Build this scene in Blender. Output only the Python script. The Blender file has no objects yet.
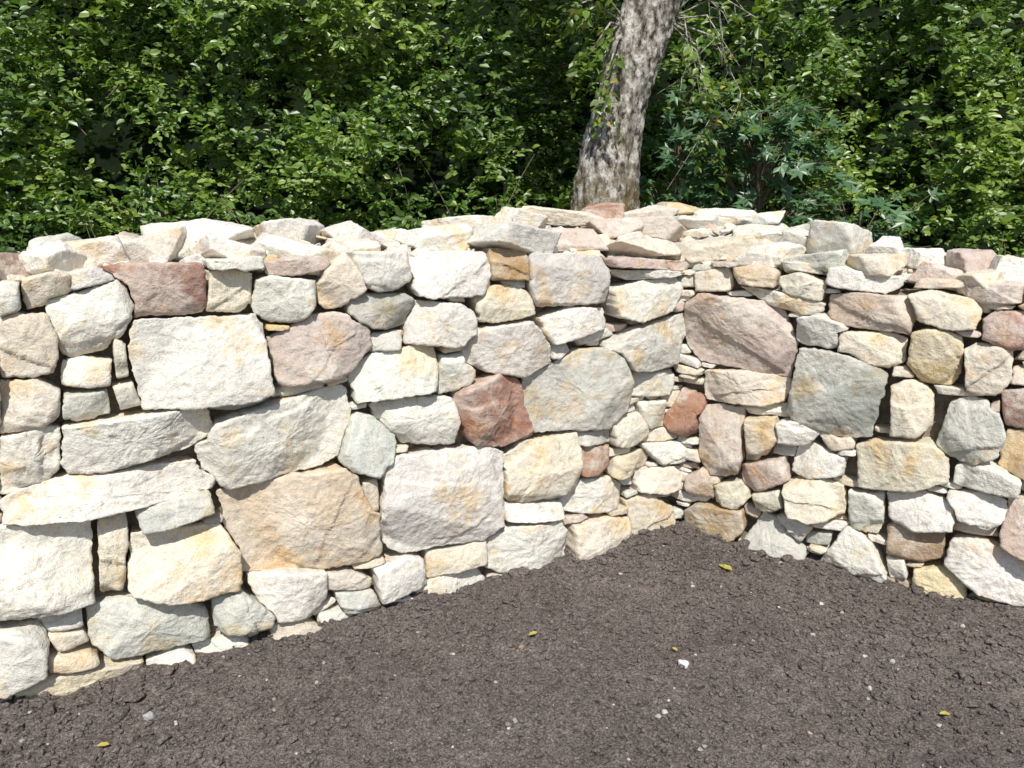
import bpy, bmesh, math, random
import numpy as np
from mathutils import Vector, Euler
rng = np.random.default_rng(11)
random.seed(5)
scene = bpy.context.scene
scene.view_settings.view_transform = 'Standard'
scene.view_settings.look = 'None'
scene.view_settings.exposure = 0

# ---------------------------------------------------------------- noise
_perm = np.random.default_rng(3).permutation(256).astype(np.int64)
_perm = np.concatenate([_perm, _perm, _perm])
_g = np.random.default_rng(4).normal(size=(256, 3)); _g /= np.linalg.norm(_g, axis=1)[:, None]
def pnoise(P):
    P = np.asarray(P, dtype=np.float64)
    i = np.floor(P).astype(np.int64); f = P - i; i &= 255
    w = f*f*f*(f*(f*6-15)+10)
    out = 0
    for a in (0, 1):
        wa = w[:, 0] if a else 1-w[:, 0]
        for b in (0, 1):
            wb = w[:, 1] if b else 1-w[:, 1]
            for c in (0, 1):
                wc = w[:, 2] if c else 1-w[:, 2]
                h = _perm[_perm[_perm[(i[:, 0]+a) & 255]+((i[:, 1]+b) & 255)]+((i[:, 2]+c) & 255)]
                g = _g[h]
                out = out + wa*wb*wc*(g[:, 0]*(f[:, 0]-a)+g[:, 1]*(f[:, 1]-b)+g[:, 2]*(f[:, 2]-c))
    return out*1.6
def fbm(P, octv=3):
    s = 0; a = 1.0
    for k in range(octv):
        s = s + a*pnoise(P*(2.03**k)+k*17.3); a *= .5
    return s

# ---------------------------------------------------------------- mesh helper
def build(name, V, quads=None, tris=None, mat=None, attrs=None, smooth=True, mats=None, midx=None):
    V = np.asarray(V, dtype=np.float32)
    me = bpy.data.meshes.new(name)
    me.vertices.add(len(V)); me.vertices.foreach_set("co", V.ravel())
    q = np.zeros((0, 4), np.int32) if quads is None or len(quads) == 0 else np.asarray(quads, np.int32)
    t = np.zeros((0, 3), np.int32) if tris is None or len(tris) == 0 else np.asarray(tris, np.int32)
    nl = q.size+t.size
    me.loops.add(nl)
    me.loops.foreach_set("vertex_index", np.concatenate([q.ravel(), t.ravel()]))
    me.polygons.add(len(q)+len(t))
    ls = np.concatenate([np.arange(len(q))*4, q.size+np.arange(len(t))*3]).astype(np.int32)
    me.polygons.foreach_set("loop_start", ls)
    me.update(calc_edges=True)
    me.polygons.foreach_set("use_smooth", np.full(len(q)+len(t), smooth, dtype=bool))
    for m in (mats or [mat]):
        me.materials.append(m)
    if midx is not None:
        me.polygons.foreach_set("material_index", np.asarray(midx, np.int32))
    for k, v in (attrs or {}).items():
        v = np.asarray(v, np.float32)
        if v.ndim == 2:
            a = me.attributes.new(k, 'FLOAT_COLOR', 'POINT'); a.data.foreach_set("color", v.ravel())
        else:
            a = me.attributes.new(k, 'FLOAT', 'POINT'); a.data.foreach_set("value", v)
    me.update(); me.validate()
    ob = bpy.data.objects.new(name, me); scene.collection.objects.link(ob)
    return ob

# ---------------------------------------------------------------- materials
def newmat(name):
    m = bpy.data.materials.new(name); m.use_nodes = True
    nt = m.node_tree; nt.nodes.clear()
    return m, nt
def N(nt, typ, **kw):
    n = nt.nodes.new(typ)
    for k, v in kw.items():
        if k in n.inputs: n.inputs[k].default_value = v
        else: setattr(n, k, v)
    return n
def noise(nt, co, scale, detail=6, rough=.6):
    n = N(nt, 'ShaderNodeTexNoise'); n.inputs['Scale'].default_value = scale
    n.inputs['Detail'].default_value = detail; n.inputs['Roughness'].default_value = rough
    nt.links.new(co, n.inputs['Vector']); return n.outputs['Fac']
def ramp(nt, fac, pts):
    r = N(nt, 'ShaderNodeValToRGB'); e = r.color_ramp.elements
    while len(e) < len(pts): e.new(.5)
    for i, (p, c) in enumerate(pts):
        e[i].position = p
        e[i].color = (c, c, c, 1) if isinstance(c, (int, float)) else (*c, 1)
    nt.links.new(fac, r.inputs[0]); return r.outputs['Color']
def mix(nt, fac, a, b, mode='MIX'):
    m = N(nt, 'ShaderNodeMix'); m.data_type = 'RGBA'; m.blend_type = mode
    for s, v in ((m.inputs[0], fac), (m.inputs[6], a), (m.inputs[7], b)):
        if isinstance(v, (int, float)): s.default_value = v
        elif isinstance(v, tuple): s.default_value = (*v, 1)
        else: nt.links.new(v, s)
    return m.outputs[2]
def madd(nt, a, k, b=None):
    m = N(nt, 'ShaderNodeMath', operation='MULTIPLY_ADD'); nt.links.new(a, m.inputs[0]); m.inputs[1].default_value = k
    if b is None: m.inputs[2].default_value = 0
    else: nt.links.new(b, m.inputs[2])
    return m.outputs[0]
def bump(nt, h, strength, dist):
    b = N(nt, 'ShaderNodeBump'); b.inputs['Strength'].default_value = strength; b.inputs['Distance'].default_value = dist
    nt.links.new(h, b.inputs['Height'])
    return b.outputs['Normal']
def finish(nt, col, rough, nrm=None, spec=.2):
    p = N(nt, 'ShaderNodeBsdfPrincipled'); o = N(nt, 'ShaderNodeOutputMaterial')
    nt.links.new(col, p.inputs['Base Color']); p.inputs['Roughness'].default_value = rough
    p.inputs['Specular IOR Level'].default_value = spec
    if nrm is not None: nt.links.new(nrm, p.inputs['Normal'])
    nt.links.new(p.outputs[0], o.inputs[0]); return p

def stone_material():
    m, nt = newmat("quarried_stone")
    tc = N(nt, 'ShaderNodeTexCoord'); ra = N(nt, 'ShaderNodeAttribute', attribute_name='rnd')
    ti = N(nt, 'ShaderNodeAttribute', attribute_name='tint')
    vm = N(nt, 'ShaderNodeVectorMath', operation='SCALE'); vm.inputs[0].default_value = (31, 17, 23)
    nt.links.new(ra.outputs['Fac'], vm.inputs['Scale'])
    va = N(nt, 'ShaderNodeVectorMath', operation='ADD')
    nt.links.new(tc.outputs['Object'], va.inputs[0]); nt.links.new(vm.outputs[0], va.inputs[1])
    co = va.outputs[0]
    n1 = noise(nt, co, 5.5, 5, .65); n2 = noise(nt, co, 4.5, 5, .7); n3 = noise(nt, co, 26, 5, .72)
    n4 = noise(nt, co, 170, 2, .7)
    c = ti.outputs['Color']
    c = mix(nt, ramp(nt, n2, [(.47, .0), (.58, .5)]), c, (.70, .655, .57))
    st = ramp(nt, n1, [(.53, 0.0), (.66, .85)])
    c = mix(nt, st, c, mix(nt, 1.0, c, (1.0, .82, .58), 'MULTIPLY'))
    st2 = ramp(nt, n1, [(.30, .6), (.44, 0.0)])
    c = mix(nt, st2, c, mix(nt, .5, c, (.45, .45, .42)))
    c = mix(nt, 1.0, c, ramp(nt, n3, [(.30, .66), (.43, .94), (.62, 1.06)]), 'MULTIPLY')
    c = mix(nt, 1.0, c, ramp(nt, n4, [(.28, .74), (.5, 1.0), (.75, 1.05)]), 'MULTIPLY')
    h = madd(nt, n4, .16, madd(nt, n3, 1.0))
    finish(nt, c, .92, bump(nt, h, .65, .019), .2)
    return m

def soil_material():
    m, nt = newmat("tilled_soil")
    tc = N(nt, 'ShaderNodeTexCoord'); co = tc.outputs['Object']
    n1 = noise(nt, co, 1.8, 4); n2 = noise(nt, co, 30, 5, .75); n3 = noise(nt, co, 120, 3, .75)
    c = ramp(nt, n1, [(.3, (.170, .142, .125)), (.7, (.225, .190, .168))])
    c = mix(nt, 1.0, c, ramp(nt, n2, [(.32, .55), (.5, 1.0), (.68, 1.25)]), 'MULTIPLY')
    c = mix(nt, 1.0, c, ramp(nt, n3, [(.34, .55), (.5, 1.0), (.66, 1.7)]), 'MULTIPLY')
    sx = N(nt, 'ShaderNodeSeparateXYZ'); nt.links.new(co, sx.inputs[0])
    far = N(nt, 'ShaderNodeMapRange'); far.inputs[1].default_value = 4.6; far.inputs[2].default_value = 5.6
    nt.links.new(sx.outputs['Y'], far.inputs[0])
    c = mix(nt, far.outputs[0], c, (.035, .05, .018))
    h = madd(nt, n3, .35, madd(nt, n2, 1.0))
    finish(nt, c, .95, bump(nt, h, 1.0, .026), .1)
    return m

def leaf_material(name, cols, transl=.33, gloss=.06):
    m, nt = newmat(name)
    ra = N(nt, 'ShaderNodeAttribute', attribute_name='rnd')
    c = ramp(nt, ra.outputs['Fac'], cols)
    p = N(nt, 'ShaderNodeBsdfDiffuse'); o = N(nt, 'ShaderNodeOutputMaterial')
    nt.links.new(c, p.inputs['Color'])
    if not transl:
        nt.links.new(p.outputs[0], o.inputs[0]); return m
    t = N(nt, 'ShaderNodeBsdfTranslucent')
    nt.links.new(mix(nt, 1.0, c, (1.25, 1.35, .5), 'MULTIPLY'), t.inputs['Color'])
    ms = N(nt, 'ShaderNodeMixShader'); ms.inputs[0].default_value = transl
    nt.links.new(p.outputs[0], ms.inputs[1]); nt.links.new(t.outputs[0], ms.inputs[2])
    g = N(nt, 'ShaderNodeBsdfGlossy'); g.inputs['Roughness'].default_value = .42
    m2 = N(nt, 'ShaderNodeMixShader'); m2.inputs[0].default_value = gloss
    nt.links.new(ms.outputs[0], m2.inputs[1]); nt.links.new(g.outputs[0], m2.inputs[2])
    nt.links.new(m2.outputs[0], o.inputs[0])
    return m

def bark_material():
    m, nt = newmat("grey_bark")
    tc = N(nt, 'ShaderNodeTexCoord')
    mp = N(nt, 'ShaderNodeMapping'); mp.inputs['Scale'].default_value = (1, 1, .45)
    nt.links.new(tc.outputs['Object'], mp.inputs['Vector']); co = mp.outputs[0]
    n1 = noise(nt, co, 24, 6, .7); n2 = noise(nt, tc.outputs['Object'], 7, 5, .7); n3 = noise(nt, tc.outputs['Object'], 80, 4, .7)
    c = ramp(nt, n1, [(.40, (.05, .042, .033)), (.47, (.28, .25, .21)), (.58, (.60, .57, .51))])
    c = mix(nt, ramp(nt, n2, [(.50, 0.0), (.56, .8)]), c, mix(nt, .65, c, (.13, .115, .085)))
    c = mix(nt, 1.0, c, ramp(nt, n3, [(.3, .6), (.6, 1.1)]), 'MULTIPLY')
    sx = N(nt, 'ShaderNodeSeparateXYZ'); nt.links.new(tc.outputs['Object'], sx.inputs[0])
    mr = N(nt, 'ShaderNodeMapRange'); mr.inputs[1].default_value = 2.1; mr.inputs[2].default_value = 1.5
    nt.links.new(sx.outputs['Z'], mr.inputs[0])
    mf = mix(nt, 1.0, mr.outputs[0], ramp(nt, n2, [(.42, 0.1), (.55, .9)]), 'MULTIPLY')
    c = mix(nt, mf, c, (.16, .11, .035))
    finish(nt, c, .9, bump(nt, madd(nt, n3, .25, madd(nt, n1, 1.0)), .9, .03), .15)
    return m

def plain(name, c1, c2, scale, rough=.9):
    m, nt = newmat(name); tc = N(nt, 'ShaderNodeTexCoord')
    n = noise(nt, tc.outputs['Object'], scale, 4, .7)
    finish(nt, ramp(nt, n, [(.3, c1), (.7, c2)]), rough, None, .1)
    return m

M_STONE = stone_material(); M_SOIL = soil_material(); M_BARK = bark_material()
M_TWIG = plain("twig_bark", (.10, .08, .055), (.26, .22, .16), 30)
M_CORE = plain("wall_core_rubble", (.12, .10, .075), (.32, .27, .21), 25)
M_LEAF = leaf_material("shrub_leaf", [(0, (.038, .080, .014)), (.3, (.085, .165, .022)), (.7, (.155, .255, .036)), (1, (.30, .39, .075))], .36)
M_MAPLE = leaf_material("maple_leaf", [(0, (.05, .115, .045)), (1, (.10, .20, .08))], .25)  # darker than the shrub green; some crown shade is put into the colour
M_TLEAF = leaf_material("tree_leaf", [(0, (.08, .15, .02)), (.8, (.19, .28, .045)), (1, (.48, .42, .10))], .4)
M_FAR = leaf_material("far_leaf_shaded", [(0, (.012, .028, .006)), (1, (.045, .082, .016))], 0)  # leaf green darkened, painting the shade deep behind the front foliage
M_HILL = plain("backdrop_painted_shade", (.003, .006, .002), (.010, .018, .006), 3)  # near-black green stands in for deep shade behind the leaves
M_YLEAF = plain("fallen_leaf", (.36, .30, .05), (.5, .42, .12), 60, .6)

# ---------------------------------------------------------------- camera survey geometry
F = 770.0; PITCH = math.radians(12.5); CAMZ = 1.6
cam_pos = np.array([0, 0, CAMZ])
FW = np.array([0, math.cos(PITCH), -math.sin(PITCH)]); UP = np.array([0, math.sin(PITCH), math.cos(PITCH)])
def ray(x, y): return np.array([(x-512)/F, 0, 0]) + (384-y)/F*UP + FW
def ground_hit(x, y):
    d = ray(x, y); return cam_pos + d*(-CAMZ/d[2])
cam = bpy.data.cameras.new("camera"); cam.sensor_width = 36; cam.lens = F/1024*36; cam.clip_end = 1000; cam.clip_start = .05
co = bpy.data.objects.new("camera", cam); co.location = cam_pos; co.rotation_euler = (math.pi/2-PITCH, 0, 0)
scene.collection.objects.link(co); scene.camera = co

C0 = ground_hit(674, 532); L0 = ground_hit(0, 708); R0 = ground_hit(1024, 612)
BAT = .06
class Wall: pass
walls = []
for P0, ext in ((L0, 2.2), (R0, 2.2)):
    w = Wall(); d = P0-C0; w.len = np.linalg.norm(d); w.dir = d/w.len
    n = np.array([w.dir[1], -w.dir[0], 0])
    if n[1] > 0: n = -n
    w.n = n; w.umax = w.len+ext; walls.append(w)
WL, WR = walls
cosI = float(np.dot(WL.dir, WR.dir)); HALF = math.acos(cosI)/2
def to_world(w, u, v, d):
    u = np.asarray(u); v = np.asarray(v); d = np.asarray(d)
    return C0 + u[..., None]*w.dir + v[..., None]*np.array([0, 0, 1.]) + (d-BAT*v)[..., None]*w.n
def survey(w, x, y, t=0):
    """photo point -> wall-face coordinates (u along, v up)"""
    r = ray(x, y); Nn = w.n+np.array([0, 0, BAT])
    s = (-t-np.dot(cam_pos-C0, w.n)-BAT*CAMZ)/np.dot(r, Nn)
    X = cam_pos+s*r
    return float(np.dot(X-C0, w.dir)), float(X[2])

COL = dict(w=(.70, .665, .59), c=(.68, .605, .48), y=(.63, .52, .33), p=(.54, .435, .37), r=(.36, .21, .155),
           g=(.52, .515, .45), G=(.37, .385, .335), b=(.40, .29, .18), t=(.61, .515, .37))
STONES = """
w 0,282 20,282 22,308 0,316
c 22,280 45,272 70,276 70,292 48,304 26,310
w 68,272 90,267 118,272 114,280 90,287 70,290
w 46,300 75,292 110,282 128,278 136,305 118,335 98,354 70,356 55,335
r 98,268 130,258 180,256 204,268 207,300 196,314 137,316 128,285
c 208,272 230,268 254,276 252,300 235,314 209,312
w 204,258 230,250 262,257 262,268 235,272 208,268
w 256,282 275,275 312,280 316,296 304,318 280,323 258,312 252,298
p 264,262 300,256 330,258 332,268 300,275 268,274
c 345,252 360,270 362,290 345,304 322,308 316,290 328,268
w 350,246 375,240 400,246 415,262 412,278 385,292 365,285 352,262
w 408,254 450,250 482,254 492,275 484,294 440,298 416,292
b 490,249 528,250 526,280 492,280
g 530,252 565,247 600,258 608,275 605,300 570,304 540,308 527,290
c 0,318 28,312 56,318 59,350 50,370 10,378 0,378
w 132,320 190,317 250,318 262,340 269,385 250,398 180,402 145,406 133,380 127,345
w 62,362 90,357 112,361 110,384 80,388 60,384
c 112,336 125,345 128,375 116,378
p 268,338 295,330 320,312 350,318 372,335 365,350 340,378 300,384 275,382
G 346,300 370,293 400,293 416,302 410,322 385,330 352,320
w 416,302 450,302 473,312 472,336 448,346 405,344 410,325
c 474,298 500,284 532,294 534,316 505,321 478,320
w 538,318 570,306 605,310 604,328 575,338 548,344
w 608,290 640,280 672,278 681,290 665,312 640,320 612,314
g 602,345 640,325 680,314 693,335 688,358 660,368 630,370 608,360
w 462,340 480,328 525,320 545,345 553,368 530,376 490,370 462,362
c 0,380 30,378 58,392 62,410 40,426 0,436
g 66,394 108,390 110,412 85,420 62,416
c 112,386 132,382 142,404 120,410
w 350,376 375,355 430,344 440,365 432,390 395,396 355,400
w 442,356 460,352 475,375 465,388 440,396
w 62,425 130,414 195,408 216,425 205,440 140,462 85,476 60,465
w 215,425 260,405 330,388 350,392 350,420 335,455 300,475 240,486 200,470 196,455
w 0,437 40,426 62,430 62,460 45,480 10,498 0,498
g 352,418 370,414 395,435 390,460 370,475 345,468 340,455
w 372,408 410,396 448,396 458,420 455,445 405,442 385,425
r 460,388 490,376 515,382 536,410 534,432 505,445 475,442 458,420
g 525,378 560,362 585,346 610,350 625,368 624,410 600,428 560,432 535,428 522,400
w 627,372 674,370 675,395 629,398
w 0,505 30,488 80,475 150,464 200,464 216,478 205,490 150,502 70,515 25,526 0,520
w 0,527 40,523 85,518 92,560 96,602 60,608 0,614
c 97,518 128,511 128,560 122,592 101,596
g 134,508 170,497 208,490 214,508 180,521 140,528
c 130,538 160,529 215,523 236,540 242,565 230,590 180,596 135,590 125,565
t 218,492 260,485 340,466 358,490 380,530 372,556 340,568 290,570 247,570 240,540 225,515
w 382,465 420,452 460,446 498,452 505,490 500,520 470,545 420,553 395,545 378,520
t 360,480 376,478 378,510 366,512
c 505,458 530,441 555,434 576,436 579,465 575,490 540,500 507,502
r 578,446 607,446 608,468 592,476 579,474
g 576,432 612,430 612,443 578,445
w 578,480 610,476 626,490 622,508 590,514 562,510
w 85,614 120,599 170,595 212,618 205,640 160,652 115,660 95,640
g 211,600 240,590 272,612 262,630 230,636 213,622
w 247,575 290,569 325,571 328,590 310,612 280,620 262,600
w 0,625 30,622 50,640 45,668 15,690 0,690
c 46,634 80,630 90,640 60,650
c 48,654 90,650 100,660 70,668 50,668
t 12,690 60,672 140,662 145,684 90,698 14,712
w 148,662 180,650 196,656 180,674 148,682
w 372,566 400,557 424,560 426,584 400,594 376,598
c 428,550 460,540 488,542 485,562 450,572 428,580
w 488,545 520,525 555,520 570,540 565,562 510,574 490,568
g 335,592 370,588 380,606 345,612
c 325,575 350,570 372,580 365,588 330,590
t 270,626 300,618 320,626 310,636 272,640
c 572,527 600,517 628,520 630,545 600,555 572,556
w 505,504 560,503 563,516 510,522
t 628,502 645,492 670,508 675,525 660,542 632,544
w 640,402 664,400 668,428 645,430
r 664,398 684,388 703,396 705,430 680,434 668,420
c 610,420 638,412 650,432 630,446 612,444
w 642,444 690,440 696,456 660,464
c 636,470 668,465 682,480 660,492 640,490
p 606,258 650,254 690,262 688,271 640,268 608,266
w 610,270 650,269 688,273 660,278 625,279
c 694,272 725,267 732,280 728,292 697,290
t 733,268 765,265 778,275 775,288 742,284
c 780,278 800,272 826,285 822,300 787,296
w 828,270 860,264 900,268 906,284 880,294 832,286
w 740,286 790,294 828,304 812,316 772,306
p 684,310 705,295 745,297 778,310 798,345 790,374 750,372 705,362 690,345
p 830,297 870,292 910,298 918,318 905,334 860,328 830,318
w 800,318 825,313 850,327 845,345 815,348 797,338
c 840,331 880,331 908,341 905,362 880,368 840,358
c 908,296 935,290 970,298 982,312 978,326 945,328 914,316
p 967,286 1000,282 1024,285 1024,304 990,304 970,298
r 982,322 1000,310 1026,310 1026,350 995,345 981,335
y 912,334 940,328 960,337 963,365 950,386 925,384 907,362
c 964,352 985,343 1014,352 1012,378 995,396 968,388
c 702,372 740,370 790,379 788,400 750,405 704,400
G 800,351 815,345 850,353 884,375 882,405 868,432 840,438 800,420 786,405
p 698,415 715,404 743,412 744,445 738,470 710,476 698,450
t 747,418 775,416 780,436 765,455 748,450
w 778,422 810,419 822,430 805,446 780,442
c 892,388 915,380 933,395 934,420 915,436 891,432
g 936,440 950,404 980,397 1004,420 1002,448 975,464 944,455
r 1002,392 1030,388 1030,430 1004,424
p 975,412 1000,400 1000,415
c 856,446 885,439 925,441 950,458 945,480 905,490 860,485
w 796,448 815,445 848,460 844,474 805,478 791,470
c 818,430 850,432 855,448 830,450
p 742,464 785,458 790,478 760,490 744,484
c 785,483 815,478 845,489 842,512 815,520 789,510
w 849,490 882,493 884,520 875,536 849,527
w 887,495 920,491 955,507 950,526 915,530 890,518
w 955,467 985,461 1022,481 1018,494 975,488 955,482
w 948,492 985,492 1008,501 1006,518 985,526 958,516
p 1010,500 1030,494 1030,562 1000,540
b 887,528 915,521 946,536 944,556 915,562 886,552
w 950,540 985,539 1024,561 1028,600 1000,600 965,580 949,562
w 814,567 835,540 850,528 868,540 885,572 880,586 840,584
y 914,571 950,569 967,581 966,608 940,613 912,602
g 738,547 765,514 785,525 805,555 800,568 765,566
b 684,513 700,503 740,511 745,528 725,542 692,536
p 686,478 705,468 720,482 712,498 690,494
c 714,484 742,480 752,496 735,508 716,500
w 776,516 800,514 812,530 798,542
w 886,558 904,558 908,578 890,580
c 755,492 780,488 784,505 768,512 756,506
"""
# ---- occupancy grids
RES = .005
def front_top(w, u):
    xs = [0, 100, 200, 350, 500, 600, 690, 780, 830, 905, 1024]; ys = [280, 268, 262, 254, 250, 257, 264, 264, 266, 280, 286]
    pts = []
    for x, y in zip(xs, ys):
        if (w is WL and x < 691) or (w is WR and x > 675):
            pts.append(survey(w, x, y))
    pts.sort()
    return np.interp(u, [p[0] for p in pts], [p[1] for p in pts])
for w in walls:
    w.u0 = -.16; w.v0 = -.06
    nu = int((w.umax-w.u0)/RES); nv = int(1.75/RES)
    uu = w.u0+(np.arange(nu)+.5)*RES; vv = w.v0+(np.arange(nv)+.5)*RES
    U, Vv = np.meshgrid(uu, vv); w.U = U; w.V = Vv
    # stones bite a few centimetres into the other wall at the corner, alternating with height
    bite = .025+.035*np.sin(Vv*19+(0 if w is WL else math.pi))
    w.occ = (U < -BAT*Vv/math.tan(HALF)-bite) | (Vv > front_top(w, uu)[None, :]+.01) | (Vv < -.05)
    w.nu = nu; w.nv = nv
def occ_at(w, u, v):
    i = np.clip(((u-w.u0)/RES).astype(int), 0, w.nu-1); j = np.clip(((v-w.v0)/RES).astype(int), 0, w.nv-1)
    return w.occ[j, i]
def raster(w, poly):
    i0 = max(0, int((poly[:, 0].min()-w.u0)/RES)-1); i1 = min(w.nu, int((poly[:, 0].max()-w.u0)/RES)+2)
    j0 = max(0, int((poly[:, 1].min()-w.v0)/RES)-1); j1 = min(w.nv, int((poly[:, 1].max()-w.v0)/RES)+2)
    X = w.U[j0:j1, i0:i1]; Y = w.V[j0:j1, i0:i1]; ins = np.zeros(X.shape, bool)
    n = len(poly)
    for k in range(n):
        x1, y1 = poly[k]; x2, y2 = poly[(k+1) % n]
        if y1 == y2: continue
        c = ((y1 > Y) != (y2 > Y)) & (X < (x2-x1)*(Y-y1)/(y2-y1)+x1)
        ins ^= c
    w.occ[j0:j1, i0:i1] |= ins
def resample(poly, n):
    P = np.vstack([poly, poly[:1]]); L = np.concatenate([[0], np.cumsum(np.linalg.norm(np.diff(P, axis=0), axis=1))])
    s = np.linspace(0, L[-1], n, endpoint=False)
    return np.stack([np.interp(s, L, P[:, 0]), np.interp(s, L, P[:, 1])], 1)
def simplify(P, tol):
    """Douglas-Peucker on a closed outline: straight broken sides, hard corners"""
    a = int(np.argmax(P[:, 0])); b = int(np.argmax(((P-P[a])**2).sum(1)))
    i0, i1 = min(a, b), max(a, b)
    def dp(Q):
        if len(Q) < 3: return [Q[0]]
        d = Q[-1]-Q[0]; L = np.linalg.norm(d)+1e-9
        h = np.abs((Q[:, 0]-Q[0, 0])*d[1]-(Q[:, 1]-Q[0, 1])*d[0])/L; k = int(np.argmax(h))
        if h[k] < tol: return [Q[0]]
        return dp(Q[:k+1])+dp(Q[k:])
    return np.array(dp(P[i0:i1+1])+dp(np.vstack([P[i1:], P[:i0+1]])))
def area_centroid(P):
    Q = np.roll(P, -1, axis=0); cr = P[:, 0]*Q[:, 1]-Q[:, 0]*P[:, 1]; A = cr.sum()/2
    c = ((P+Q)*cr[:, None]).sum(0)/(6*A); return abs(A), c
def box_limit(P, c):
    best = None
    for a in np.radians(np.arange(-32, 33, 4)):
        R = np.array([[math.cos(a), math.sin(a)], [-math.sin(a), math.cos(a)]]); Q = (P-c)@R.T
        lo, hi = Q.min(0), Q.max(0); ar = (hi-lo).prod()
        if best is None or ar < best[0]: best = (ar, Q, lo, hi)
    _, Q, lo, hi = best
    with np.errstate(divide='ignore', invalid='ignore'):
        fx = np.where(Q[:, 0] > 0, hi[0]/Q[:, 0], lo[0]/Q[:, 0]); fy = np.where(Q[:, 1] > 0, hi[1]/Q[:, 1], lo[1]/Q[:, 1])
    return np.nan_to_num(np.minimum(fx, fy), nan=1.0, posinf=1.3)
# ---- stone mesh accumulation
SV, SQ, ST, STint, SRnd, SAmp = [], [], [], [], [], []
vcount = 0
def add_mesh(V, q, t, tint, amp):
    global vcount
    SV.append(V); n = len(V)
    if len(q): SQ.append(np.asarray(q)+vcount)
    if len(t): ST.append(np.asarray(t)+vcount)
    tt = np.array(tint)*(1+rng.normal(0, .055))+rng.normal(0, .008, 3)
    STint.append(np.tile(np.append(np.clip(tt, .03, .8), 1), (n, 1))); SRnd.append(np.full(n, rng.random())); SAmp.append(np.full(n, amp))
    vcount += n
def wall_stone(w, poly, D, tint, res=.0082, back=.16):
    A0, _ = area_centroid(poly)
    P = simplify(poly, max(.004, .035*math.sqrt(A0)))
    if len(P) < 4: P = poly
    A, c = area_centroid(P); size = math.sqrt(A)
    per = np.linalg.norm(np.diff(np.vstack([P, P[:1]]), axis=0), axis=1).sum()
    n = int(np.clip(per/res, 24, 175)); P = resample(P, n)
    o = P-c; R = np.linalg.norm(o, axis=1)
    th = np.arange(n)/n*2*math.pi; sd_ = rng.random()*90
    jit = pnoise(np.stack([np.cos(th)*6, np.sin(th)*6, np.full(n, sd_)], 1))*.03+pnoise(np.stack([np.cos(th)*14, np.sin(th)*14, np.full(n, sd_)], 1))*.02
    o = o*(1+jit)[:, None]
    nr = int(np.clip(.55*size/res, 5, 33))
    s = np.linspace(0, 1, nr+1)[1:]; r = 1-(1-s)**1.15
    pu = c[0]+r[:, None]*o[:, 0]; pv = c[1]+r[:, None]*o[:, 1]
    rho = min(.12*size, rng.uniform(.003, .009))
    e = (1-r)[:, None]*R[None, :]
    q = np.clip(1-e/rho, 0, 1); d = np.full(q.shape, D)-rho*.9*(1-np.sqrt(np.clip(1-q*q, 0, 1)))
    tx = rng.normal(0, .14); tz = rng.normal(-.05, .14)
    du = pu-c[0]; dv = pv-c[1]
    d = d+np.clip(tx*du+tz*dv, -.035, .035)
    floor = D-.06*min(1, size/.2)
    wob = pnoise(np.stack([pu.ravel()*9, pv.ravel()*9, np.full(pu.size, sd_+5)], 1)).reshape(pu.shape)
    for k in range(rng.integers(2, 5)):
        a = rng.uniform(0, 2*math.pi); dd = np.array([math.cos(a), math.sin(a)])
        ext = (o@dd).max()*rng.uniform(-.1, .6); sl = rng.uniform(.10, .38)
        pr = du*dd[0]+dv*dd[1]-ext+wob*.006
        d = np.where(pr > 0, d-sl*pr, d)
    for k in range(rng.integers(1, 5)):
        a = rng.uniform(0, 2*math.pi); dd = np.array([math.cos(a), math.sin(a)])
        ext = (o@dd).max()*rng.uniform(.68, .95); sl = rng.uniform(.5, 1.6)
        pr = du*dd[0]+dv*dd[1]-ext+wob*.008
        d = np.where(pr > 0, d-sl*pr, d)
    for k in range(rng.integers(0, 4) if size > .09 else 0):
        a = rng.choice([-1, 1])*math.pi/2+rng.normal(0, .7); dd = np.array([math.cos(a), math.sin(a)])
        pr = du*dd[0]+dv*dd[1]-(o@dd).max()*rng.uniform(.1, .8)
        pr = pr+.02*wob
        d = d-rng.uniform(.003, .012)*np.clip(pr/.004, 0, 1)
    d = np.maximum(d, floor)
    ns = 5; f = np.linspace(0, 1, ns+1)[1:]
    dl = d[-1]
    sd = dl[None, :]*(1-f[:, None])+(-back)*f[:, None]
    lat = 1-.10*f**1.1
    su = c[0]+lat[:, None]*o[:, 0]; sv = c[1]+lat[:, None]*o[:, 1]
    pu = np.vstack([pu, su]); pv = np.vstack([pv, sv]); d = np.vstack([d, sd])
    W = to_world(w, pu, pv, d).reshape(-1, 3)
    cd = d[0].mean()
    W = np.vstack([W, to_world(w, np.array([c[0]]), np.array([c[1]]), np.array([cd]))])
    m = nr+ns; i = np.arange(m-1)[:, None]*n; j = np.arange(n)[None, :]; j2 = (j+1) % n
    quads = np.stack([i+j, i+n+j, i+n+j2, i+j2], -1).reshape(-1, 4)
    tri = np.stack([np.full(n, m*n), np.arange(n), (np.arange(n)+1) % n], 1)
    if w is WL: quads = quads[:, ::-1]; tri = tri[:, ::-1]
    add_mesh(W, quads, tri, tint, min(1, size/.22))

traced = []
for line in STONES.strip().splitlines():
    k, rest = line.split(' ', 1)
    pts = np.array([[float(a) for a in p.split(',')] for p in rest.split()])
    w = WL if pts[:, 0].mean() < 684 else WR
    P = np.array([survey(w, x, y) for x, y in pts])
    if pts[:, 0].min() <= 1 or pts[:, 0].max() >= 1024:
        P[:, 0] = np.where(P[:, 0] > w.len-.06, P[:, 0]+rng.uniform(.05, .16), P[:, 0])
    traced.append([w, P, COL[k]])
traced.sort(key=lambda s: -area_centroid(s[1])[0])
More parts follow.
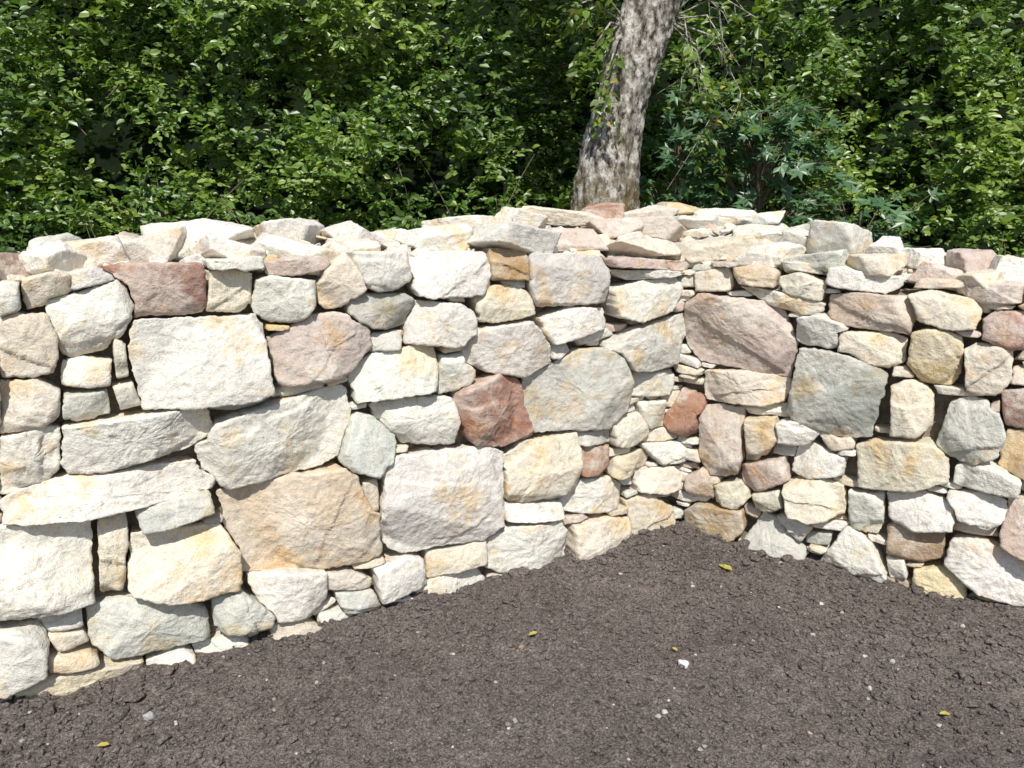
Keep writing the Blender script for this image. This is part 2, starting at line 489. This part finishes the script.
# first claim the surveyed outlines, then let each stone square up a little into free space
for st in traced:
    w, P, col = st
    A, c = area_centroid(P); P = resample(P, 72)
    fr = np.linspace(.25, 1.0, 46)
    Q = c[None, None]+fr[None, :, None]*(P-c)[:, None, :]
    hit = occ_at(w, Q[..., 0], Q[..., 1])
    first = np.clip(np.where(hit.any(1), fr[np.argmax(hit, 1)]-.03, 1.0), .25, 1.0)
    st[1] = c+first[:, None]*(P-c)
    st.append(first < .99)
    raster(w, st[1])
for w, P, col, cut in traced:
    A, c = area_centroid(P)
    lim = np.clip(box_limit(P, c)*.985, 1.0, 1.11)
    lim[cut] = 1.0
    fr = np.linspace(0, 1, 16)[1:]
    F_ = 1.03+fr[None, :]*(lim[:, None]+.03-1.03).clip(0)
    Q = c+F_[..., None]*(P-c)[:, None, :]
    hit = occ_at(w, Q[..., 0], Q[..., 1])
    k = np.where(hit.any(1), np.argmax(hit, 1), 15)
    g = np.where(k > 0, F_[np.arange(len(P)), np.clip(k-1, 0, 14)]-.03, 1.0)
    g = np.clip(np.minimum(g, lim), 1.0, 1.11)
    P = c+g[:, None]*(P-c)
    raster(w, P)
    size = math.sqrt(A)
    wall_stone(w, P, rng.uniform(.005, .05) + min(.025, size*.07), col)
# ---- fit packing stones and flat shims into what is left
keys = list('wwwwwwwwccccggptyp')
cnt = 0
for w in walls:
    for rad, asp, tries in ((.15, 1.4, 300), (.12, 1.7, 700), (.09, 1.8, 1500), (.07, 2.6, 2500), (.055, 2.2, 3000), (.045, 3.6, 5000), (.032, 4.2, 9000), (.032, 1.8, 5000),
                            (.022, 4.2, 14000), (.021, 1.8, 7000), (.015, 3.4, 16000)):
        cu = rng.uniform(w.u0, w.umax, tries); cv = rng.uniform(-.04, 1.6, tries)
        ang = np.linspace(0, 2*math.pi, 12, endpoint=False)
        for u, v in zip(cu, cv):
            if occ_at(w, np.array([u]), np.array([v]))[0]: continue
            ax_ = rad*math.sqrt(asp); bx_ = rad/math.sqrt(asp); ro = rng.normal(0, .09)
            cr_, sr_ = math.cos(ro), math.sin(ro)
            ex, ey = ax_*np.cos(ang), bx_*np.sin(ang)
            if occ_at(w, u+ex*cr_-ey*sr_, v+ex*sr_+ey*cr_).any(): continue
            A2 = np.linspace(0, 2*math.pi, 36, endpoint=False)+rng.uniform(0, .2)
            lim = rng.uniform(1.3, 1.8)
            fr = np.linspace(.5, lim, 26)
            s1, s2 = rng.uniform(-.25, .25, 2)
            sq = 1/np.maximum(np.abs(np.cos(A2-s1)), np.abs(np.sin(A2-s2)))
            ex, ey = ax_*np.cos(A2)*sq, bx_*np.sin(A2)*sq
            gx_, gy_ = ex*cr_-ey*sr_, ex*sr_+ey*cr_
            X = u+fr[None, :]*gx_[:, None]; Y = v+fr[None, :]*gy_[:, None]
            hit = occ_at(w, X, Y)
            fi = np.where(hit.any(1), fr[np.argmax(hit, 1)]-.04, lim*.9)
            P = np.stack([u+fi*gx_, v+fi*gy_], 1)
            raster(w, P)
            D = rng.uniform(-.03, .02) if rad < .05 else rng.uniform(.0, .05)
            wall_stone(w, P, D, COL[keys[rng.integers(len(keys))]], res=.009 if rad > .03 else .008, back=.13)
            cnt += 1
print("filler stones", cnt)

# ---- cap rubble
def ico(sub):
    bm = bmesh.new(); bmesh.ops.create_icosphere(bm, subdivisions=sub, radius=1)
    V = np.array([v.co[:] for v in bm.verts]); T = np.array([[v.index for v in f.verts] for f in bm.faces]); bm.free()
    return V, T
IV5, IT5 = ico(5); IV4, IT4 = ico(4); IV2, IT2 = ico(2); IV3, IT3 = ico(3)
def chunk(V, nm=8):
    n = rng.normal(size=(nm, 3)); n /= np.linalg.norm(n, axis=1)[:, None]
    h = rng.uniform(.6, 1.0, nm)
    a = rng.uniform(0, 6.28)+np.arange(4)*1.57+rng.normal(0, .3, 4)
    sd = np.stack([np.cos(a), np.sin(a), rng.normal(0, .2, 4)], 1); sd /= np.linalg.norm(sd, axis=1)[:, None]
    tb = np.array([[rng.normal(0, .12), rng.normal(0, .12), 1], [rng.normal(0, .12), rng.normal(0, .12), -1]]); tb /= np.linalg.norm(tb, axis=1)[:, None]
    n = np.vstack([n, sd, tb]); h = np.concatenate([h, rng.uniform(.62, .9, 4), rng.uniform(.5, .66, 2)])
    dt = V@n.T
    r = np.where(dt > .05, h/np.maximum(dt, .05), 9).min(1)
    return V*np.minimum(r, 1.35)[:, None]
def rotm(ax, ay, az):
    return np.array(Euler((ax, ay, az)).to_matrix())
def add_chunk(w, u, v, t, a, b, c, tint, V=IV5, T=IT5, tilt=.12):
    S = chunk(V)*np.array([a, b, c])
    S = S@rotm(rng.normal(0, tilt), rng.normal(0, tilt), rng.normal(0, .3)).T
    dx = w.dir if w is WR else -w.dir
    Rm = np.stack([dx, -w.n, [0, 0, 1]], 0)
    X = S@Rm+to_world(w, np.array(u), np.array(v), np.array(-t))
    add_mesh(X, [], T, tint, min(.8, max(a, c)/.12))
CAPS = """-14,252,28,284,.15,r 28,244,82,276,.12,w 55,236,128,270,.2,w 118,231,192,264,.25,w 155,223,248,252,.36,w 244,221,322,252,.36,w
195,243,262,268,.14,w 250,239,332,268,.16,w 320,224,372,248,.36,w 330,238,372,262,.22,c 366,228,412,256,.36,w 405,224,470,256,.2,w
462,228,545,256,.14,w 430,218,505,238,.4,w 505,212,545,234,.45,w 530,208,600,228,.5,c 540,228,600,252,.2,p 580,206,625,224,.5,r
600,238,660,260,.15,c 615,209,665,226,.5,w 648,204,705,222,.58,y 590,220,640,240,.3,p 630,222,680,242,.35,p 665,216,730,237,.45,w
690,207,745,226,.58,w 730,213,785,232,.56,w 680,238,740,262,.14,c 735,226,790,248,.35,w 745,242,800,266,.14,w 782,230,825,254,.3,w
812,222,874,258,.25,w 790,250,850,274,.1,g 850,252,905,276,.1,c 866,238,908,264,.3,w 900,246,950,270,.25,w 915,264,962,288,.1,p
948,250,994,276,.22,p 960,268,1010,294,.07,c 988,254,1040,288,.16,w"""
for it in CAPS.split():
    x0, y0, x1, y1, t, k = it.split(','); x0, y0, x1, y1, t = map(float, (x0, y0, x1, y1, t))
    xm = (x0+x1)/2; w = WL if xm < 684 else WR
    ua, va = survey(w, x0, (y0+y1)/2, t); ub, vb = survey(w, x1, (y0+y1)/2, t)
    um, vt = survey(w, xm, y0, t); _, vbm = survey(w, xm, y1, t)
    a = abs(ub-ua)/2*1.2; c = (vt-vbm)/2*1.5
    add_chunk(w, um, vt-c*.68, t, a, max(.10, a*rng.uniform(.65, .9)), c, COL[k])
sx = [0, 60, 120, 170, 240, 300, 360, 440, 490, 510, 560, 650, 700, 740, 780, 820, 880, 930, 990, 1024]
sy = [260, 244, 239, 229, 227, 227, 231, 230, 232, 220, 214, 211, 211, 217, 226, 238, 246, 253, 257, 265]
def sil_v(w, u, t):
    X = to_world(w, np.array(u), np.array(1.4), np.array(-t)); dep = float(np.dot(X-cam_pos, FW))
    px = 512+F*X[0]/dep; py = np.interp(px, sx, sy)
    return survey(w, px, py, t)[1]
for w in walls:
    for k in range(620):
        u = rng.uniform(-.45, w.umax if k < 420 else w.len); t = rng.uniform(.06, .66)
        uu_ = min(max(u, .0), w.len)
        vf = float(front_top(w, uu_)); vs = sil_v(w, uu_, .5)
        if u < 0 and t < abs(u)*.9: continue
        vz = vf+(vs-vf)*min(1, t/.5)
        a = rng.choice([.025, .03, .04, .06, .08, .10] if k < 420 else [.02, .03, .04])*rng.uniform(.8, 1.2)
        c = a*rng.uniform(.35, .8)
        kk = keys[rng.integers(len(keys))]
        if u < .9 and rng.random() < .35: kk = rng.choice(['p', 'c', 'p', 'r'])
        add_chunk(w, u, vz-c*.55-rng.uniform(0, .025), t, a, a*rng.uniform(.6, 1), c, COL[kk], IV4, IT4, .3)
for w in walls:
    u = w.len+.15
    while u < w.umax:
        a = rng.uniform(.12, .2); vf = float(front_top(w, w.len))
        add_chunk(w, u+a, vf+.05, rng.uniform(.12, .3), a, .14, .08, COL[keys[rng.integers(len(keys))]])
        u += 2*a

V = np.vstack(SV); rnd = np.concatenate(SRnd); amp = np.concatenate(SAmp)
off = np.stack([rnd*37, rnd*91, rnd*53], 1)
disp = np.zeros_like(V)
for k in range(3):
    o2 = off+np.array([k*11.1, k*5.7, k*23.3])
    disp[:, k] = .004*pnoise(V*6+o2)+.003*pnoise(V*19+o2)+.0028*pnoise(V*45+o2)+.0024*pnoise(V*95+o2)
rid = np.abs(pnoise(V*9+off*1.7))
disp[:, 1] += np.minimum(rid, .10)*.02
V = V+disp*(.25+.75*amp)[:, None]
wall_ob = build("dry_stone_wall", V, np.vstack(SQ), np.vstack(ST), M_STONE,
                dict(tint=np.vstack(STint), rnd=rnd), True)
print("wall verts", len(V))
def core(w, nm):
    us = np.arange(-.3, w.umax, .03); nv = 40
    rows = []
    tt = [(.095, f) for f in np.linspace(-.02, 1, nv)]+[(.095+.48*f, 1) for f in np.linspace(.1, 1, 10)]+[(.585, f) for f in np.linspace(.95, -.02, 12)]
    for t, f in tt:
        top = front_top(w, np.clip(us, 0, w.len))-.06
        rows.append(to_world(w, us, top*f, np.full(len(us), -t)))
    P = np.stack(rows); m, n = P.shape[:2]; P = P.reshape(-1, 3)
    P = P+.018*fbm(P*14)[:, None]*np.array([.3, 1, .6])
    i = np.arange(m-1)[:, None]*n; j = np.arange(n-1)[None, :]
    q = np.stack([i+j, i+n+j, i+n+j+1, i+j+1], -1).reshape(-1, 4)
    ob = build(nm, P, q, None, M_CORE); ob.parent = wall_ob
core(WL, "core_fill_long"); core(WR, "core_fill_short")

# ---------------------------------------------------------------- ground
def axis(dense0, dense1, st, far):
    mid = np.arange(dense0, dense1, st)
    a = []; x = dense0; s = st
    while x > -far: s *= 1.22; x -= s; a.append(x)
    b = []; x = dense1; s = st
    while x < far: s *= 1.22; x += s; b.append(x)
    return np.concatenate([a[::-1], mid, b])
gx = axis(-2.6, 2.9, .0105, 220); gy = axis(1.5, 4.1, .0105, 220)
X, Y = np.meshgrid(gx, gy)
def ground_z(x, y):
    P = np.stack([x, y, np.zeros_like(x)], 1)
    z = .013*fbm(P*2.3, 2)+.009*pnoise(P*7+5)+.007*pnoise(P*17+9)+.006*pnoise(P*36+2)
    z += .012*np.clip(pnoise(P*24+40), 0, 1)
    rel = np.stack([x-C0[0], y-C0[1]], 1)
    dm = np.full(len(x), 9.)
    for w in walls:
        dn = rel@w.n[:2]; dm = np.minimum(dm, dn)
    z += .020*np.exp(-np.clip(dm, 0, 9)/.12)*(1+1.1*pnoise(P*3.1+20))
    z += .06*np.exp(-((x-C0[0]+.05)**2+(y-C0[1]+.2)**2)/.08)
    fade = np.clip(1.6-np.hypot(x, y-3)/9, 0, 1)
    return z*fade-.014
Z = ground_z(X.ravel(), Y.ravel())
G = np.stack([X.ravel(), Y.ravel(), Z], 1); n = len(gx); m = len(gy)
i = np.arange(m-1)[:, None]*n; j = np.arange(n-1)[None, :]
build("soil_ground", G, np.stack([i+j, i+j+1, i+n+j+1, i+n+j], -1).reshape(-1, 4), None, M_SOIL)

def scatter(nm, count, V0, T0, smin, smax, power, mat, region, tintf=None, sink=.3, near=False):
    x = rng.uniform(region[0], region[1], count); y = rng.uniform(region[2], region[3], count)
    rel = np.stack([x-C0[0], y-C0[1]], 1)
    ok = (rel@WL.n[:2] > -.02) & (rel@WR.n[:2] > -.02)
    if near: ok &= np.minimum(rel@WL.n[:2], rel@WR.n[:2]) < rng.exponential(.12, count)+.05
    den = pnoise(np.stack([x*1.7, y*1.7, np.zeros_like(x)+7], 1)); ok &= rng.random(count) < .65+.6*den
    x, y = x[ok], y[ok]; M = len(x)
    s = smin+(smax-smin)*rng.random(M)**power
    nn = rng.normal(size=(M, 9, 3)); nn /= np.linalg.norm(nn, axis=2)[..., None]
    h = rng.uniform(.55, 1, (M, 9)); dt = np.einsum('vk,mnk->mvn', V0, nn)
    r = np.minimum(np.where(dt > .05, h[:, None, :]/np.maximum(dt, .05), 9).min(2), 1.2)
    S = V0[None]*r[..., None]*s[:, None, None]*np.stack([rng.uniform(.8, 1.3, M), rng.uniform(.7, 1.2, M), rng.uniform(.5, .85, M)], 1)[:, None, :]
    a = rng.uniform(0, 6.28, M); ca, sa = np.cos(a)[:, None], np.sin(a)[:, None]
    S = np.stack([S[..., 0]*ca-S[..., 1]*sa, S[..., 0]*sa+S[..., 1]*ca, S[..., 2]], -1)
    z = ground_z(x, y)+s*sink
    S += np.stack([x, y, z], 1)[:, None, :]
    nv = len(V0); T = (T0[None]+(np.arange(M)*nv)[:, None, None]).reshape(-1, 3)
    at = None
    if tintf is not None:
        tint = np.repeat(tintf(M), nv, axis=0); at = dict(tint=tint, rnd=np.repeat(rng.random(M), nv))
    return build(nm, S.reshape(-1, 3), None, T, mat, at, False)
reg = (-2.5, 2.9, 1.35, 4.0)
scatter("soil_clods", 60000, IV2, IT2, .003, .013, 2.6, M_SOIL, reg, sink=.42)
scatter("soil_clods", 900, IV3, IT3, .010, .024, 2.5, M_SOIL, reg, sink=.25)
scatter("soil_clods", 4500, IV3, IT3, .008, .030, 2.2, M_SOIL, reg, sink=.35, near=True)
def peb(M):
    k = np.array([COL['w'], COL['g'], COL['p'], (.3, .27, .25), (.22, .2, .19)])[rng.integers(0, 5, M)]*.7
    return np.hstack([k, np.ones((M, 1))])
scatter("pebbles", 900, IV3, IT3, .003, .010, 2.8, M_STONE, reg, peb, .38)
def pebble_at(x, y, s, col):
    p = ground_hit(x, y); S = chunk(IV3)*s*np.array([1.0, .9, 1.0])
    z = ground_z(np.array([p[0]]), np.array([p[1]]))[0]+s*.4
    at = dict(tint=np.tile([*col, 1], (len(S), 1)), rnd=np.full(len(S), rng.random()))
    build("pebble", S+np.array([p[0], p[1], z]), None, IT3, M_STONE, at, False)
for a in ((685, 663, .022, (.6, .6, .6)), (150, 716, .020, (.42, .42, .42)), (893, 660, .012, (.45, .45, .45)), (812, 633, .010, (.5, .45, .4)),
          (865, 655, .010, (.5, .5, .5)), (575, 640, .007, (.5, .5, .5)), (870, 683, .010, (.4, .4, .4)), (900, 668, .009, (.5, .5, .5))):
    pebble_at(*a)
def fallen(x, y, s):
    p = ground_hit(x, y); z = ground_z(np.array([p[0]]), np.array([p[1]]))[0]+.018
    a = rng.uniform(0, 6.28); pts = []
    for k, (l, wd, h) in enumerate(((-1, 0, 0), (-.4, .5, .1), (.4, .4, .25), (1, 0, .1), (.4, -.45, .15), (-.4, -.5, .2))):
        pts.append((p[0]+s*(l*math.cos(a)-wd*math.sin(a)), p[1]+s*(l*math.sin(a)+wd*math.cos(a)), z+h*s))
    build("fallen_leaf", pts, [(0, 1, 2, 3), (0, 3, 4, 5)], None, M_YLEAF)
for a in ((725, 573, .04), (103, 745, .02), (533, 636, .02), (945, 712, .02), (675, 648, .015)): fallen(*a)

# ---------------------------------------------------------------- foliage
def unit(a): return a/np.maximum(np.linalg.norm(a, axis=-1, keepdims=True), 1e-9)
LT = np.array([(0, 0, 0), (.32, .30, .07), (.74, .22, .06), (1, 0, -.06), (.74, -.22, .06), (.32, -.30, .07)])
LQ = np.array([(0, 1, 2, 3), (0, 3, 4, 5)])
def leaves_from_twigs(S, D, L, per, size, out, flat=.9, droop=.25, jit=.42):
    n = len(S); k = np.arange(per)
    f = (k+rng.uniform(.2, .8, (n, per)))/per
    side0 = unit(np.cross(D, np.array([0, 0, 1.])+rng.normal(0, .2, (n, 3))))
    sg = np.where(k % 2 == 0, 1, -1)[None, :, None]
    pos = S[:, None]+D[:, None]*(L[:, None]*f)[..., None]
    pos[..., 2] -= droop*(f**2)*L[:, None]
    ax = unit(D[:, None]*.55+side0[:, None]*sg*.8+rng.normal(0, .35, (n, per, 3))+np.array([0, 0, -.18]))
    nr = np.array([0, 0, 1.])*flat+out+rng.normal(0, jit, (n, per, 3))
    nr = unit(nr-ax*(nr*ax).sum(-1, keepdims=True)); b = np.cross(nr, ax)
    s = size*rng.uniform(.55, 1.25, (n, per))*rng.uniform(.75, 1.3, (n, 1))
    return pos.reshape(-1, 3), ax.reshape(-1, 3), b.reshape(-1, 3), nr.reshape(-1, 3), s.ravel()
def leaf_mesh(parts, T=LT, Q=LQ):
    pos, ax, b, nr, s = parts
    V = pos[:, None]+s[:, None, None]*(T[None, :, 0:1]*ax[:, None]+T[None, :, 1:2]*b[:, None]+T[None, :, 2:3]*nr[:, None])
    M = len(pos); nv = len(T)
    q = (Q[None]+(np.arange(M)*nv)[:, None, None]).reshape(-1, Q.shape[1])
    return V.reshape(-1, 3), q, nv, M
def tubes(segs, ns=4):
    Vs, Qs = [], []; o = 0
    for P, R in segs:
        P = np.asarray(P, float); R = np.asarray(R, float); k = len(P)
        T = unit(np.gradient(P, axis=0)); ref = np.array([1, .13, .2]); A = unit(np.cross(T, ref)); B = np.cross(T, A)
        a = np.linspace(0, 2*math.pi, ns, endpoint=False)
        V = P[:, None]+R[:, None, None]*(np.cos(a)[None, :, None]*A[:, None]+np.sin(a)[None, :, None]*B[:, None])
        i = np.arange(k-1)[:, None]*ns; j = np.arange(ns)[None, :]; j2 = (j+1) % ns
        Vs.append(V.reshape(-1, 3)); Qs.append(np.stack([i+j, i+j2, i+ns+j2, i+ns+j], -1).reshape(-1, 4)+o); o += k*ns
    return np.vstack(Vs), np.vstack(Qs)
def front(x, z):
    P = np.stack([x*.55, z*.6, np.zeros_like(x)], 1)
    y = 6.15+.5*fbm(P, 2)+.5*pnoise(np.stack([x*1.9, z*1.7, x*0+3], 1))+.2*(z-1)
    y += 1.3*np.exp(-((x-.35)/.36)**2)+1.4*np.exp(-((x-1.6)/.45)**2)*np.clip(2.7-z, .1, 1)+.8*np.exp(-((x-3.0)/.3)**2)
    return y
def thicket(nm, ntw, x0, x1, z0, z1, base_off, depth, per, size, mat, hole=.1, stems=0):
    x = rng.uniform(x0, x1, ntw); z = rng.uniform(z0, z1, ntw)
    y = front(x, z)+base_off+rng.exponential(depth, ntw)
    hn = pnoise(np.stack([x*1.15, y*.8, z*1.3], 1))+.7*pnoise(np.stack([x*3.3, y*2, z*3.5], 1))
    keep = (hn > -hole-.22*rng.random(ntw))
    x, y, z = x[keep], y[keep], z[keep]; n = len(x)
    S = np.stack([x, y, z], 1)
    D = unit(np.array([0, -.75, .55])+rng.normal(0, .55, (n, 3))); L = rng.uniform(.18, .42, n)
    pts = leaves_from_twigs(S, D, L, per, size, np.array([0, -.75, 0]), .9, .25, .46)
    V, q, nv, M = leaf_mesh(pts)
    cl = pnoise(S*1.4+9)*.55+.54
    r = np.clip(np.repeat(cl, per)+rng.normal(0, .2, M), 0, 1)
    rn = np.repeat(r, nv)
    mi = np.zeros(len(q), int); mats = [mat, M_TWIG]
    if stems:
        segs = []
        sel = rng.choice(n, min(n, 900), replace=False)
        for k in sel:
            segs.append((np.stack([S[k]-D[k]*.1, S[k]+D[k]*L[k]*.5, S[k]+D[k]*L[k]-np.array([0, 0, .2*L[k]])]), [.004, .003, .0015]))
        for k in range(stems):
            xx = rng.uniform(x0, x1); zz = rng.uniform(.1, .8); yy = float(front(np.array([xx]), np.array([1.5]))[0])+base_off+rng.uniform(-.1, .45)
            hgt = rng.uniform(.7, 1.5); lean = rng.normal(0, .5, 2); p = []; ph = rng.uniform(0, 6)
            for f in np.linspace(0, 1, 8):
                p.append((xx+lean[0]*f*hgt*.8+.05*math.sin(ph+5*f), yy+lean[1]*f*.5+f*f*.2+.04*math.cos(ph+4*f), zz+hgt*f))
            segs.append((p, np.linspace(rng.uniform(.005, .011), .002, 8)))
        TV, TQ = tubes(segs)
        q = np.vstack([q, TQ+len(V)]); V = np.vstack([V, TV]); rn = np.concatenate([rn, np.full(len(TV), .5)])
        mi = np.concatenate([mi, np.ones(len(TQ), int)])
    build(nm, V, q, None, None, dict(rnd=rn), False, mats, mi)
    print(nm, M)
thicket("shrub_thicket", 19500, -8, 8, .6, 4.5, 0, .30, 12, .063, M_LEAF, .16, 190)
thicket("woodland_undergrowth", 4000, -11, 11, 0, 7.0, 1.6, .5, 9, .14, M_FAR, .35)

# maple saplings, lobed leaves
MT = [(0, 0, 0)]
for ang, r in ((-118, .42), (-100, .62), (-76, .34), (-50, .88), (-24, .42), (0, 1.05), (24, .42), (50, .88), (76, .34), (100, .62), (118, .42)):
    a = math.radians(ang); MT.append((r*math.cos(a), r*math.sin(a), -.10*r*r+.05))
MT = np.array(MT); MQ = np.array([(0, k, k+1) for k in range(1, len(MT)-1)])
def sapling(cx, cy, h, spread, ntw, size):
    f = rng.random(ntw)**.8; a = rng.uniform(0, 6.28, ntw); rr = spread*(1.05-f*.75)*np.sqrt(rng.random(ntw))
    S = np.stack([cx+rr*np.cos(a), cy+.6*rr*np.sin(a), .6+f*h], 1)
    D = unit(np.stack([np.cos(a), .7*np.sin(a)-.5, np.full(ntw, .15)], 1)+rng.normal(0, .25, (ntw, 3)))
    pts = leaves_from_twigs(S, D, rng.uniform(.25, .45, ntw), 7, size, np.array([0, -.65, 0]), 1.0, .35)
    V, t, nv, M = leaf_mesh(pts, MT, MQ)
    rn = np.repeat(rng.random(M), nv)
    segs = [([(cx, cy, -.05), (cx+.05, cy, h*.5), (cx, cy, h+.5)], [.025, .016, .006])]
    for k in range(ntw): segs.append(([(cx, cy, max(.1, S[k, 2]-.35)), tuple(S[k]), tuple(S[k]+D[k]*.3)], [.006, .004, .002]))
    TV, TQ = tubes(segs)
    build("maple_sapling", np.vstack([V, TV]), TQ+len(V), t, None, dict(rnd=np.concatenate([rn, np.full(len(TV), .5)])), False, [M_MAPLE, M_TWIG],
          np.concatenate([np.ones(len(TQ), int), np.zeros(len(t), int)]))
sapling(1.85, 6.0, 1.75, .75, 130, .10)
sapling(2.6, 5.9, 1.1, .6, 80, .10)
sapling(1.35, 6.5, 2.0, .5, 50, .095)

# ---------------------------------------------------------------- tree
TY = 5.35
def at_depth(x, y, yy=TY):
    r = ray(x, y); return cam_pos+r*(yy/r[1])
cen = [(598, 260, 38), (604, 205, 33), (613, 150, 28), (626, 90, 25), (641, 35, 25), (654, 0, 24), (668, -50, 23)]
pts = [at_depth(x, y) for x, y, _ in cen]; rad = [r/F*5.5 for *_, r in cen]
low = pts[0].copy()
base = np.array([low[0]-.06, TY, -.1]); pts = [base, np.array([low[0]-.05, TY, .5])]+pts; rad = [.36, .29]+rad
tp = pts[-1]
for k, (dx, dy, dz) in enumerate(((.15, .1, .6), (.2, .15, 1.3), (.15, .3, 2.2), (.1, .3, 3.2))):
    pts.append(tp+np.array([dx, dy, dz])); rad.append([.15, .13, .09, .04][k])
pts = np.array(pts); rad = np.array(rad)
s = np.linspace(0, len(pts)-1, 320)
def smooth_interp(s, A):
    k = np.arange(len(A)); out = np.stack([np.interp(s, k, A[:, c]) for c in range(A.shape[1])], 1)
    ker = np.hanning(25); ker /= ker.sum(); pad = np.pad(out, ((12, 12), (0, 0)), 'edge')
    return np.stack([np.convolve(pad[:, c], ker, 'valid') for c in range(A.shape[1])], 1)
PP = smooth_interp(s, np.hstack([pts, rad[:, None]]))
V, Q = tubes([(PP[:, :3], PP[:, 3])], 90)
cenr = np.repeat(PP[:, :3], 90, axis=0); dirv = unit(V-cenr)
bn = -np.abs(pnoise(V*np.array([17, 17, 6.5])))*.036+.02*pnoise(V*np.array([5, 5, 2.5]))+.010*pnoise(V*np.array([40, 40, 25]))+.03*pnoise(V*np.array([2.5, 2.5, 1.6])+3)
V = V+dirv*bn[:, None]
tree = bpy.data.objects.new("deciduous_tree", None); scene.collection.objects.link(tree)
tr = build("trunk", V, Q, None, M_BARK); tr.parent = tree
segs = []; TS = []; TD = []
def limb(p0, d, L, r, depth):
    p = [np.array(p0)]; dd = unit(np.array(d, float)); k = 6
    for i_ in range(k):
        dd = unit(dd+rng.normal(0, .14, 3)+np.array([0, 0, .03])); p.append(p[-1]+dd*L/k)
    segs.append((p, np.linspace(r, r*.35, k+1)))
    if depth > 0:
        for i_ in range(5 if depth > 1 else 6):
            q0 = p[rng.integers(2, k+1)]
            limb(q0, unit(dd+rng.normal(0, .65, 3)), L*rng.uniform(.4, .65), r*.4, depth-1)
    else:
        for i_ in range(6):
            TS.append(p[rng.integers(1, k+1)]+rng.normal(0, .08, 3)); TD.append(unit(dd+rng.normal(0, .6, 3)))
top = pts[-4]
for d, L in (((-1, .2, .9), 2.4), ((1, .3, .8), 2.4), ((.1, 1, .9), 2.2), ((-.3, .6, 1.3), 2.6), ((.9, .9, .9), 2.2), ((-.9, .9, .7), 2.4), ((.4, .1, 1.4), 2.2), ((-.5, .0, 1.5), 2.0)):
    limb(top+np.array([0, 0, rng.uniform(-.1, .9)]), d, L, .07, 2)
q = at_depth(632, 30)
for tgt in ((585, 60), (560, 25), (600, 95), (575, 5)):
    e = at_depth(*tgt, yy=TY-.25); P = [q, (q+e)/2+np.array([0, -.05, .12]), e]; segs.append((P, [.012, .007, .003]))
    for k in range(9):
        f = rng.uniform(.4, 1.05); TS.append(q*(1-f)+e*f+rng.normal(0, .04, 3)); TD.append(unit(e-q+rng.normal(0, .2, 3)))
q = at_depth(668, 20)
for tgt in ((700, 95), (735, 60), (715, 130), (760, 20), (745, 100), (690, 60), (720, 10)):
    e = at_depth(*tgt, yy=TY-.1); m_ = (q+e)/2+np.array([.02, -.03, .14]); segs.append(([q, m_, e], [.009, .005, .002]))
    for k in range(6):
        f = rng.uniform(.4, 1); a0 = m_*(1-f)+e*f; b0 = a0+rng.normal(0, .14, 3)+np.array([0, 0, -.1]); segs.append(([a0, (a0+b0)/2+rng.normal(0, .02, 3), b0], [.003, .0022, .001]))
    for k in range(6):
        f = rng.uniform(.3, 1.05); TS.append(m_*(1-f)+e*f+rng.normal(0, .06, 3)); TD.append(unit(e-q+rng.normal(0, .4, 3)))
V, Q = tubes(segs, 6); lb = build("limbs", V, Q, None, M_BARK); lb.parent = tree
TS = np.array(TS); TD = np.array(TD)
V, qd, nv, M = leaf_mesh(leaves_from_twigs(TS, TD, rng.uniform(.15, .3, len(TS)), 8, .062, np.array([0, -.4, 0])))
cr = build("crown_leaves", V, qd, None, M_TLEAF, dict(rnd=np.repeat(np.clip(rng.normal(.5, .24, M), 0, 1), nv)), False); cr.parent = tree
print("crown leaves", M)
hx = np.linspace(-60, 60, 90); hy = np.linspace(10.0, 60, 40); X, Y = np.meshgrid(hx, hy)
P = np.stack([X.ravel(), Y.ravel(), X.ravel()*0], 1)
Z = np.clip((Y.ravel()-9.9)*2.0, 0, 14)+1.2*fbm(P*.35)-.3
n = len(hx); m = len(hy); i = np.arange(m-1)[:, None]*n; j = np.arange(n-1)[None, :]
build("hillside_backdrop", np.stack([X.ravel(), Y.ravel(), Z], 1), np.stack([i+j, i+j+1, i+n+j+1, i+n+j], -1).reshape(-1, 4), None, M_HILL)  # bare backing sheet added behind the leaves to close off the sky

# ---------------------------------------------------------------- light
EL = math.radians(51); AZ = math.radians(178)   # azimuth from +Y towards +X
S = Vector((math.sin(AZ)*math.cos(EL), math.cos(AZ)*math.cos(EL), math.sin(EL)))
sl = bpy.data.lights.new("sun", 'SUN'); sl.energy = 5.0; sl.angle = math.radians(.5); sl.color = (1, .97, .915)
so = bpy.data.objects.new("sun", sl); so.rotation_euler = S.to_track_quat('Z', 'Y').to_euler(); so.location = S*30
scene.collection.objects.link(so)
wd = bpy.data.worlds.new("World"); scene.world = wd; wd.use_nodes = True
nt = wd.node_tree; nt.nodes.clear()
sk = nt.nodes.new('ShaderNodeTexSky'); sk.sky_type = 'NISHITA'; sk.sun_disc = False; sk.sun_elevation = EL; sk.sun_rotation = AZ
bg = nt.nodes.new('ShaderNodeBackground'); bg.inputs[1].default_value = .12
ow = nt.nodes.new('ShaderNodeOutputWorld'); nt.links.new(sk.outputs[0], bg.inputs[0]); nt.links.new(bg.outputs[0], ow.inputs[0])
